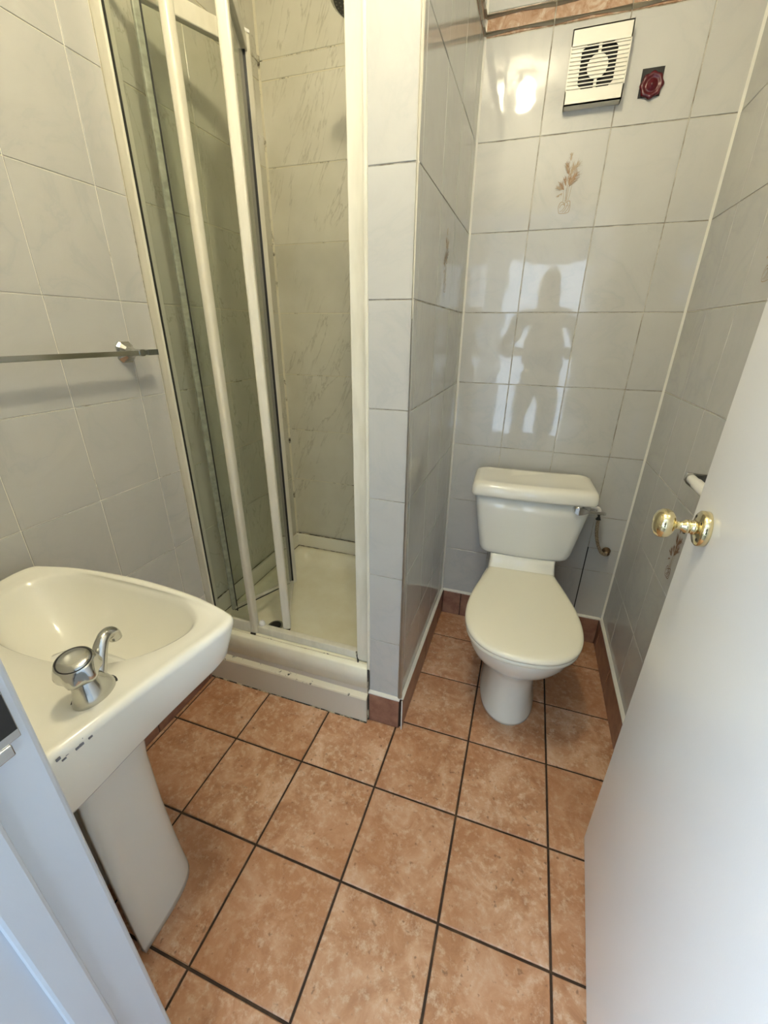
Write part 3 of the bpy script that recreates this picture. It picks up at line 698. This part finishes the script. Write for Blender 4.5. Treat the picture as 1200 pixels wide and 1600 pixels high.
rings.append([Vector((p.x, p.y, ZR - 0.022)) for p in scl(B0_, 0.955, 0)])
for k in range(1, 15):
    q = 0.955 * (1 - k / 15.0) ** 0.9 + 0.02; rings.append(scl(B0_, q, ZR - 0.022 - 0.122 * (1 - (q / 0.955) ** 2.6)))
bm = bmesh.new(); loft(bm, [[bl(p) for p in r] for r in rings]); obj('basin_bowl', bm, m_ceram, basin, True)
bm = bmesh.new(); lathe(bm, [(0, 0), (0.019, 0.0), (0.019, 0.002), (0.015, 0.003), (0, 0.0015)], bl((-0.475, -0.60, 0.655)), (0, 0, 1), 24); obj('waste_plug', bm, m_chrome, basin, True)
# scuff on the side edge
bm = bmesh.new()
import itertools
for k in range(9):
    y = -0.768 - k * 0.0055; x = min((p for p in O0 if p.x > -0.3), key=lambda p: abs(p.y - y)).x - 0.0012
    zc = 0.783 + 0.004 * math.sin(k * 1.9)
    box(bm, x - 0.0006, x + 0.0006, y - 0.004, y + 0.0015, zc, zc + 0.0028 + 0.002 * math.sin(k))
bm.transform(Matrix.Translation(-BO))
obj('scuff_mark', bm, m_scuff, basin)
# pedestal: C-shaped shell, open to the wall
def ped(hw, yf, z, th=0.012):
    out = []; yb = -0.752
    n = 18
    for k in range(n + 1):
        a = PI * k / n; s = math.sin(a); c = math.cos(a)
        x = hw * (abs(c) ** 0.5) * (1 if c >= 0 else -1); out.append(Vector((BX + x, yb + 0.03 + (yf - yb - 0.03) * s ** 0.62, z)))
    out = [Vector((BX + hw, yb, z))] + out + [Vector((BX - hw, yb, z))]
    inn = [Vector((BX + (p.x - BX) * (hw - th) / hw, min(p.y, yf - th), z)) if 1 else p for p in reversed(out)]
    return [bl(p) for p in out + inn]
bm = bmesh.new()
loft(bm, [ped(0.103, -0.572, 0.0), ped(0.103, -0.572, 0.02), ped(0.101, -0.575, 0.06), ped(0.099, -0.580, 0.15), ped(0.097, -0.585, 0.30), ped(0.097, -0.585, 0.45), ped(0.106, -0.575, 0.58), ped(0.118, -0.565, 0.68)])
obj('pedestal', bm, m_cist, basin, True)
# tap
def make_tap(px, py):
    T0 = Vector((px, py, ZR - 0.006)); sd = Vector((-0.30, 0.95, 0)).normalized(); sr = Vector((sd.y, -sd.x, 0))
    def P3(a, b, h): return bl(T0 + sd * a + sr * b + Vector((0, 0, h)))
    bm = bmesh.new(); n = 28; rr = []
    for (ra, rb, a0, h) in ((0.034, 0.0245, 0.004, 0.0), (0.034, 0.0245, 0.004, 0.004), (0.031, 0.0225, 0.003, 0.010), (0.026, 0.0195, 0.001, 0.024), (0.022, 0.0175, -0.002, 0.034), (0.017, 0.0155, -0.005, 0.042), (0.014, 0.014, -0.006, 0.050)):
        rr.append([P3(a0 + ra * math.cos(2 * PI * k / n), rb * math.sin(2 * PI * k / n), h) for k in range(n)])
    loft(bm, rr); tap = obj('tap', bm, m_tap, basin, True)
    bm = bmesh.new()
    tube(bm, smoothpath([P3(0.012, 0, 0.014), P3(0.022, 0, 0.030), P3(0.032, 0, 0.047), P3(0.042, 0, 0.060), P3(0.053, 0, 0.067), P3(0.064, 0, 0.065), P3(0.071, 0, 0.057), P3(0.073, 0, 0.047)], 4),
         [0.0135 - 0.004 * min(1, k / 14) for k in range(29)], 16); obj('spout', bm, m_tap, tap, True)
    # handle, axis leaning back towards the wall
    ax = (Vector((0, 0, 1)) - sd * 0.20 + sr * 0.10).normalized(); o0 = P3(-0.006, 0, 0.042)
    u2, v2, d2 = frame(ax); nf = 48; rr = []
    for (r, h, fl) in ((0.011, -0.002, 0), (0.014, 0.002, 0), (0.0225, 0.007, 0.10), (0.0290, 0.014, 0.15), (0.0300, 0.021, 0.13), (0.0270, 0.033, 0.06), (0.0245, 0.039, 0.02), (0.0235, 0.041, 0.0)):
        rr.append([o0 + d2 * h + (u2 * math.cos(2 * PI * k / nf) + v2 * math.sin(2 * PI * k / nf)) * r * (1 - fl * (0.5 + 0.5 * math.cos(6 * 2 * PI * k / nf))) for k in range(nf)])
    loft(bm := bmesh.new(), rr); obj('tap_handle', bm, m_tap, tap, True)
    bm = bmesh.new(); lathe(bm, [(0, 0.038), (0.0205, 0.038), (0.0208, 0.0420), (0.018, 0.0440), (0.010, 0.0452), (0, 0.0456)], o0, ax, 36); obj('handle_cap', bm, m_dull, tap, True)
    bm = bmesh.new(); lathe(bm, [(0.0205, 0.0400), (0.0222, 0.0405), (0.0222, 0.0416), (0.0205, 0.0416)], o0, ax, 36); obj('handle_ring', bm, m_dark, tap, True)
    bm = bmesh.new(); rr = [[P3(0.004 + (0.0365) * math.cos(2 * PI * k / n), (0.0268) * math.sin(2 * PI * k / n), h) for k in range(n)] for h in (-0.0005, 0.0012)]
    loft(bm, rr); obj('base_gasket', bm, m_black, tap)
make_tap(-0.280, -0.722); make_tap(-0.670, -0.732)

# ------------------------------------------------------------------ towel rail
rail = thing('towel_rail', 'square chrome towel rail fixed to the left tiled wall above the basin', 'towel rail', (XL, -0.09, 1.238))
RO = Vector((XL, -0.09, 1.238))
obj('bar', bbox(0.050, 0.062, -0.53, 0.052, -0.006, 0.006, 0.001), m_dull, rail)
for y in (0.0, -0.48):
    bm = bmesh.new(); rr = []
    for (xx, hw, hz) in ((0, 0.026, 0.027), (0.004, 0.026, 0.027), (0.008, 0.022, 0.023), (0.020, 0.014, 0.014), (0.034, 0.009, 0.009), (0.048, 0.009, 0.0085), (0.064, 0.009, 0.0085)):
        rr.append([Vector((xx, y + hw * a, hz * b)) for a, b in ((-1, -0.6), (-0.6, -1), (0.6, -1), (1, -0.6), (1, 0.6), (0.6, 1), (-0.6, 1), (-1, 0.6))])
    loft(bm, rr); obj('bracket', bm, m_dull, rail)
obj('end_cap', bbox(0.049, 0.063, 0.018, 0.054, -0.0075, 0.0075, 0.001), m_dull, rail)

# ------------------------------------------------------------------ toilet roll holder
tp = thing('toilet_roll_holder', 'chrome toilet roll holder with an empty white roller on the right wall', 'roll holder', (XR, 0.10, 0.985))
bm = bmesh.new(); prism(bm, [(0, 0.0, 0.012), (-0.068, 0.0, 0.012), (-0.071, 0.0, -0.004), (-0.064, 0.0, -0.014), (0, 0.0, -0.060)], (0, 0.004, 0)); obj('side_arm', bm, m_dull, tp)
bm = bmesh.new(); prism(bm, [(0, -0.17, 0.012), (-0.068, -0.17, 0.012), (-0.071, -0.17, -0.004), (-0.064, -0.17, -0.014), (0, -0.17, -0.060)], (0, 0.004, 0)); obj('side_arm', bm, m_dull, tp)
bm = bmesh.new(); box(bm, -0.004, 0.0, -0.166, 0.0, -0.06, 0.012); obj('back_plate', bm, m_dull, tp)
obj('top_edge', bbox(-0.070, 0.0, -0.002, 0.006, 0.010, 0.0135, 0.001), m_chrome, tp)
bm = bmesh.new(); lathe(bm, [(0, 0), (0.0085, 0.001), (0.0105, 0.006), (0.0105, 0.034), (0.0125, 0.042), (0.0125, 0.125), (0.0105, 0.131), (0.0105, 0.158), (0.008, 0.1655), (0, 0.166)], (-0.058, 0.0, 0.0), (0, -1, 0), 24); obj('roller', bm, m_white, tp, True)

# ------------------------------------------------------------------ extractor fan
FC = Vector((0.3335, YB, 2.0)); FW, FH = 0.078, 0.083
fan = thing('extractor_fan', 'ivory square extractor fan with horizontal slats high on the back wall', 'fan', FC)
D = 0.036
obj('back_box', bbox(-FW + 0.008, FW - 0.008, -D + 0.016, 0.0, -FH + 0.008, FH - 0.008, 0.002), m_dark, fan)
# cover: frame panels around the louvre zone
zl0, zl1 = -0.050, 0.046
bm = bmesh.new()
box(bm, -FW, FW, -D, -D + 0.004, zl1, FH); box(bm, -FW, FW, -D, -D + 0.004, -FH, zl0)
for a in ((-FW, -FW + 0.003), (FW - 0.003, FW)): box(bm, a[0], a[1], -D, -0.0005, -FH, FH)
box(bm, -FW, FW, -D, -0.0005, FH - 0.003, FH); box(bm, -FW, FW, -D, -0.0005, -FH, -FH + 0.003)
obj('cover', bm, m_plas, fan)
ns_ = 11; st_ = (zl1 - zl0) / ns_
# solid side panels and centre disc behind the slats
bm = bmesh.new(); box(bm, -FW + 0.003, -0.047, -D + 0.003, -D + 0.006, zl0, zl1); box(bm, 0.047, FW - 0.003, -D + 0.003, -D + 0.006, zl0, zl1)
for sx in (-1, 1):
    for sz, zz0 in ((1, zl1), (-1, zl0)):
        prism(bm, [(sx * 0.047, -D + 0.003, zz0), (sx * 0.035, -D + 0.003, zz0), (sx * 0.047, -D + 0.003, zz0 - sz * 0.012)], (0, 0.003, 0))
box(bm, -0.004, 0.004, -D + 0.003, -D + 0.006, zl0, zl1)
lathe(bm, [(0, 0), (0.0275, 0), (0.0275, 0.003), (0, 0.003)], (0, -D + 0.0065, -0.002), (0, -1, 0), 36)
obj('centre_disc', bm, m_plas, fan)
bm0 = None
for k in range(ns_):
    z = zl0 + st_ * (k + 0.5)
    bm = bmesh.new(); prism(bm, [(-FW + 0.002, -D, z + 0.0012), (-FW + 0.002, -D, z - 0.0012), (-FW + 0.002, -D + 0.002, z - 0.0012), (-FW + 0.002, -D + 0.002, z + 0.0012)], (2 * FW - 0.004, 0, 0))
    obj('slat', bm, m_plas, fan)
# red plastic rosette in a square cut-out
rd = thing('cable_cover', 'dark red wavy-edged round plastic cap in a square tile cut-out beside the fan', 'cover cap', (0.487, YB, 1.952))
obj('cutout', bbox(-0.030, 0.026, -0.0012, 0.0, -0.028, 0.036), m_dark, rd)
bm = bmesh.new(); n = 64; rr = []
for (r, h, wv) in ((0.027, 0.0012, 0.05), (0.030, 0.007, 0.06), (0.027, 0.012, 0.05), (0.020, 0.011, 0.03), (0.017, 0.0085, 0.0), (0.013, 0.009, 0.0), (0.011, 0.012, 0.0), (0.006, 0.0125, 0.0), (0.004, 0.015, 0.0), (0.001, 0.0155, 0)):
    rr.append([Vector((r * (1 + wv * math.cos(8 * 2 * PI * k / n)) * math.cos(2 * PI * k / n), -h, -0.004 + r * (1 + wv * math.cos(8 * 2 * PI * k / n)) * math.sin(2 * PI * k / n))) for k in range(n)])
loft(bm, rr); obj('cap', bm, m_red, rd, True)

# ------------------------------------------------------------------ printed plume motifs
def motif(parent, o, U, N, seed=1, dark=False, flip=1):
    rnd = random.Random(seed); o, U, N = Vector(o), Vector(U) * flip, Vector(N); V = Vector(UZ)
    bm = bmesh.new()
    def stroke(pts, w0, w1, mi, lift=0.0003):
        pts = smoothpath([Vector((a, b, 0)) for a, b in pts], 4); n_ = len(pts); Lr = []
        for i, p in enumerate(pts):
            t = pts[min(i + 1, n_ - 1)] - pts[max(i - 1, 0)]; t.normalize(); q = Vector((-t.y, t.x, 0)); w_ = (w0 + (w1 - w0) * i / (n_ - 1)) / 2
            Lr.append([bm.verts.new(o + U * (p.x + q.x * s * w_) + V * (p.y + q.y * s * w_) + N * lift) for s in (-1, 1)])
        for a, b in zip(Lr, Lr[1:]):
            f_ = bm.faces.new((a[0], a[1], b[1], b[0])); f_.material_index = mi
    S = 0.001
    # vase (mm): square-ish pot with swirls
    for pts in (((-16, -78), (-13, -84), (0, -85), (14, -83), (17, -76)), ((-16, -78), (-18, -68), (-15, -58), (-10, -53)), ((17, -76), (18, -66), (16, -56), (15, -52)),
                ((-10, -53), (0, -57), (8, -53), (15, -52)), ((-12, -80), (-4, -76), (2, -66), (-2, -57)), ((-4, -82), (4, -74), (8, -62)), ((4, -83), (12, -74), (15, -62)), ((-14, -70), (-10, -62), (-3, -60), (1, -64)), ((6, -55), (10, -60), (10, -66))):
        stroke([(a * S, b * S) for a, b in pts], 0.0014, 0.0020, 2 if dark else 1)
    # stems
    for x0, x1, y1 in ((-6, -10, -24), (0, -2, 40), (4, 6, 20), (8, 14, -2), (2, 1, -10)):
        stroke([(x0 * S, -0.053), ((x0 + x1) / 2 * S + 0.001, (y1 - 53) / 2 * S), (x1 * S, y1 * S)], 0.0014, 0.0008, 1)
    # feathery plumes: base, direction, length
    for (bx_, by_, ang_, ln, cnt, mi) in ((-9, -22, 125, 26, 26, 0), (-10, -20, 165, 24, 20, 1), (-4, -12, 105, 24, 22, 0), (4, -14, 60, 44, 34, 0), (3, -10, 80, 30, 24, 0), (2, 12, 70, 36, 26, 1), (-1, 18, 108, 30, 30, 0), (5, 22, 48, 34, 20, 1), (-1, 52, 92, 20, 16, 1), (-12, -30, 215, 16, 10, 1)):
        for k in range(int(cnt * 2.2)):
            t = rnd.uniform(0, 0.75); a = math.radians(ang_ + rnd.uniform(-9, 9))
            p = (bx_ + ln * t * math.cos(a), by_ + ln * t * math.sin(a)); a2 = math.radians(ang_ + rnd.uniform(-42, 42)); l2 = ln * rnd.uniform(0.25, 0.55)
            q = (p[0] + l2 * math.cos(a2), p[1] + l2 * math.sin(a2)); mid = ((p[0] + q[0]) / 2 + rnd.uniform(-.8, .8), (p[1] + q[1]) / 2)
            stroke([(p[0] * S, p[1] * S), (mid[0] * S, mid[1] * S), (q[0] * S, q[1] * S)], 0.0012, 0.0003, (2 if dark else mi) if rnd.random() > 0.25 else 1, 0.0003 + rnd.random() * 0.0001)
    bmesh.ops.recalc_face_normals(bm, faces=bm.faces)
    return obj('printed_plume', bm, m_print, parent, mats=[m_print, m_print2, m_printd])
motif(t[(1, 6)], (0.302, YB - 0.0006, 1.742), HX, (0, -1, 0), 1)
motif(wp, (0.0006, 0.334, 1.49), HY, (1, 0, 0), 2)
motif(wr, (XR - 0.0006, 0.214, 0.740), HY, (-1, 0, 0), 3, True, -1)
motif(wr, (XR - 0.0006, 0.214, 1.490), HY, (-1, 0, 0), 4, False, -1)

# ------------------------------------------------------------------ ceiling lamp
lamp = thing('ceiling_lamp', 'round opal glass lamp on the bathroom ceiling', 'lamp', (0.055, -0.46, ZC))
bm = bmesh.new(); lathe(bm, [(0, 0), (0.050, 0), (0.050, -0.016), (0.030, -0.026), (0, -0.026)], (0, 0, 0), (0, 0, 1), 32); obj('lamp_base', bm, m_white, lamp, True)
bm = bmesh.new(); lathe(bm, [(0.022, -0.026), (0.036, -0.040), (0.044, -0.065), (0.044, -0.095), (0.034, -0.118), (0.016, -0.130), (0, -0.133)], (0, 0, 0), (0, 0, 1), 32); obj('lamp_glass', bm, m_lamp, lamp, True)

# ------------------------------------------------------------------ the photographer, seen only as a reflection in the tiles
def skinned(name, verts, edges, root, mats, pick, parent, sub=2):
    me = bpy.data.meshes.new(name); me.from_pydata([v[:3] for v in verts], edges, [])
    o = bpy.data.objects.new(name, me); C.objects.link(o)
    sk = o.modifiers.new('skin', 'SKIN'); sk.use_smooth_shade = True
    for k, v in enumerate(verts):
        r = v[3]; me.skin_vertices[0].data[k].radius = r if isinstance(r, tuple) else (r, r)
        me.skin_vertices[0].data[k].use_root = (k == root)
    ss = o.modifiers.new('sub', 'SUBSURF'); ss.levels = sub; ss.render_levels = sub
    bpy.context.view_layer.update()
    dg = bpy.context.evaluated_depsgraph_get(); new = bpy.data.meshes.new_from_object(o.evaluated_get(dg))
    o.modifiers.clear(); o.data = new; new.materials.clear()
    for m_ in mats: new.materials.append(m_)
    for p in new.polygons: p.use_smooth = True; p.material_index = pick(p.center)
    o.parent = parent; return o
PX, PY = 0.33, -1.36
man = thing('person', 'person in dark clothes standing outside the doorway holding a phone up', 'person', (PX, PY, 0))
m_skin = mat('skin', (0.45, 0.27, 0.19), 0.5); m_jack = mat('dark_jacket', (0.035, 0.038, 0.045), 0.85); m_trou = mat('dark_trousers', (0.03, 0.03, 0.035), 0.85)
m_hair = mat('dark_hair', (0.02, 0.014, 0.01), 0.7); m_shoe = mat('black_shoes', (0.02, 0.02, 0.02), 0.5); m_eye = mat('eye_white', (0.7, 0.7, 0.68), 0.3)
PH = CAM - fwd * 0.012 - Vector((PX, PY, 0)) - up * 0.055
ph = bmesh.new(); box(ph, -0.037, 0.037, -0.004, 0.004, -0.078, 0.078)
bmesh.ops.bevel(ph, geom=ph.edges[:], offset=0.003, segments=2, affect='EDGES')
Mx = Matrix((right, fwd, up)).transposed().to_4x4(); Mx.translation = CAM - fwd * 0.012 - up * 0.055
ph.transform(Mx); phone = obj('phone', ph, m_black); tag(phone, 'black phone held up in both hands by the person', 'phone')
V_ = [(0, 0, 0.95, (0.155, 0.105)), (0, -0.01, 1.10, (0.140, 0.10)), (0, -0.01, 1.28, (0.165, 0.115)), (0, -0.02, 1.41, (0.13, 0.09)), (0, -0.01, 1.49, (0.056, 0.056)), (0, 0.005, 1.56, (0.068, 0.078)), (0, 0.015, 1.63, (0.076, 0.092)), (0, 0.01, 1.69, (0.066, 0.078))]
E_ = [(k, k + 1) for k in range(7)]
HANDS = []
for s_ in (-1, 1):
    b_ = len(V_); hand = PH + right * (0.058 * s_) - fwd * 0.012 - up * 0.035
    V_ += [(s_ * 0.185, -0.02, 1.405, 0.064), (s_ * 0.30, 0.06, 1.15, 0.048), (hand.x + s_ * 0.012, hand.y - 0.03, hand.z - 0.06, 0.030), (hand.x, hand.y, hand.z, (0.030, 0.018)),
           (s_ * 0.09, 0, 0.86, 0.098), (s_ * 0.11, 0.015, 0.50, 0.062), (s_ * 0.12, -0.01, 0.10, 0.043), (s_ * 0.13, 0.11, 0.035, (0.045, 0.033))]
    E_ += [(3, b_), (b_, b_ + 1), (b_ + 1, b_ + 2), (b_ + 2, b_ + 3), (0, b_ + 4), (b_ + 4, b_ + 5), (b_ + 5, b_ + 6), (b_ + 6, b_ + 7)]; HANDS.append((s_, hand))
def pick(c):
    if c.z > 1.475: return 0
    if c.z < 0.085: return 3
    if c.z < 0.93: return 2
    for s_, h_ in HANDS:
        if (c - h_).length < 0.065: return 0
    return 1
skinned('body', V_, E_, 0, [m_skin, m_jack, m_trou, m_shoe], pick, man)
for s_, h_ in HANDS:
    for k, (ln, dz) in enumerate(((0.058, 0.024), (0.064, 0.008), (0.060, -0.008), (0.048, -0.024))):   # four fingers round the phone's back edge
        a = h_ + up * dz; p1 = a + right * (-s_ * 0.012) + fwd * 0.022; 
        skinned('finger', [(*a, 0.009), (*(a + fwd * 0.020 + right * s_ * 0.004), 0.0088), (*(a + fwd * 0.030 - right * s_ * ln * 0.25), 0.008), (*(a + fwd * 0.026 - right * s_ * ln * 0.5), 0.007)], [(0, 1), (1, 2), (2, 3)], 0, [m_skin], lambda c: 0, man, 1) if False else \
        skinned('finger', [(*a, 0.009), (*(a + right * s_ * 0.004 + fwd * 0.006), 0.0088), (*(a - right * s_ * ln * 0.15 - fwd * 0.004), 0.008), (*(a - right * s_ * ln * 0.45 - fwd * 0.006), 0.007)], [(0, 1), (1, 2), (2, 3)], 0, [m_skin], lambda c: 0, man, 1)
    a = h_ + up * 0.03
    skinned('thumb', [(*a, 0.011), (*(a + up * 0.028 - right * s_ * 0.006 - fwd * 0.006), 0.010), (*(a + up * 0.050 - right * s_ * 0.018 - fwd * 0.010), 0.008)], [(0, 1), (1, 2)], 0, [m_skin], lambda c: 0, man, 1)
bm = bmesh.new(); bmesh.ops.create_uvsphere(bm, u_segments=24, v_segments=16, radius=1)
for v in list(bm.verts):
    if v.co.z < -0.35 or (v.co.y > 0.45 and v.co.z < 0.45): bm.verts.remove(v)
for v in bm.verts: v.co = Vector((v.co.x * 0.084, v.co.y * 0.100 + 0.008, v.co.z * 0.105 + 1.66))
obj('hair', bm, m_hair, man, True)
for s_ in (-1, 1):
    bm = bmesh.new(); bmesh.ops.create_uvsphere(bm, u_segments=12, v_segments=8, radius=0.012, matrix=Matrix.Translation((s_ * 0.032, 0.092, 1.625))); obj('eye', bm, m_eye, man, True)
    bm = bmesh.new(); bmesh.ops.create_uvsphere(bm, u_segments=12, v_segments=8, radius=1)
    for v in bm.verts: v.co = Vector((v.co.x * 0.008 + s_ * 0.083, v.co.y * 0.018 + 0.005, v.co.z * 0.030 + 1.605))
    obj('ear', bm, m_skin, man, True)
bm = bmesh.new(); loft(bm, [[Vector((x * w_, y_ + 0.002 * 0, z)) for x, y_ in ((-1, 0.085), (0, 0.085 + d_), (1, 0.085))] for z, w_, d_ in ((1.63, 0.006, 0.012), (1.60, 0.011, 0.024), (1.585, 0.014, 0.030), (1.580, 0.010, 0.012))]); obj('nose', bm, m_skin, man, True)
bm = bmesh.new(); tube(bm, [(-0.022, 0.088, 1.552), (0, 0.096, 1.551), (0.022, 0.088, 1.552)], 0.0045, 8); obj('mouth', bm, mat('lips', (0.35, 0.14, 0.11), 0.5), man, True)
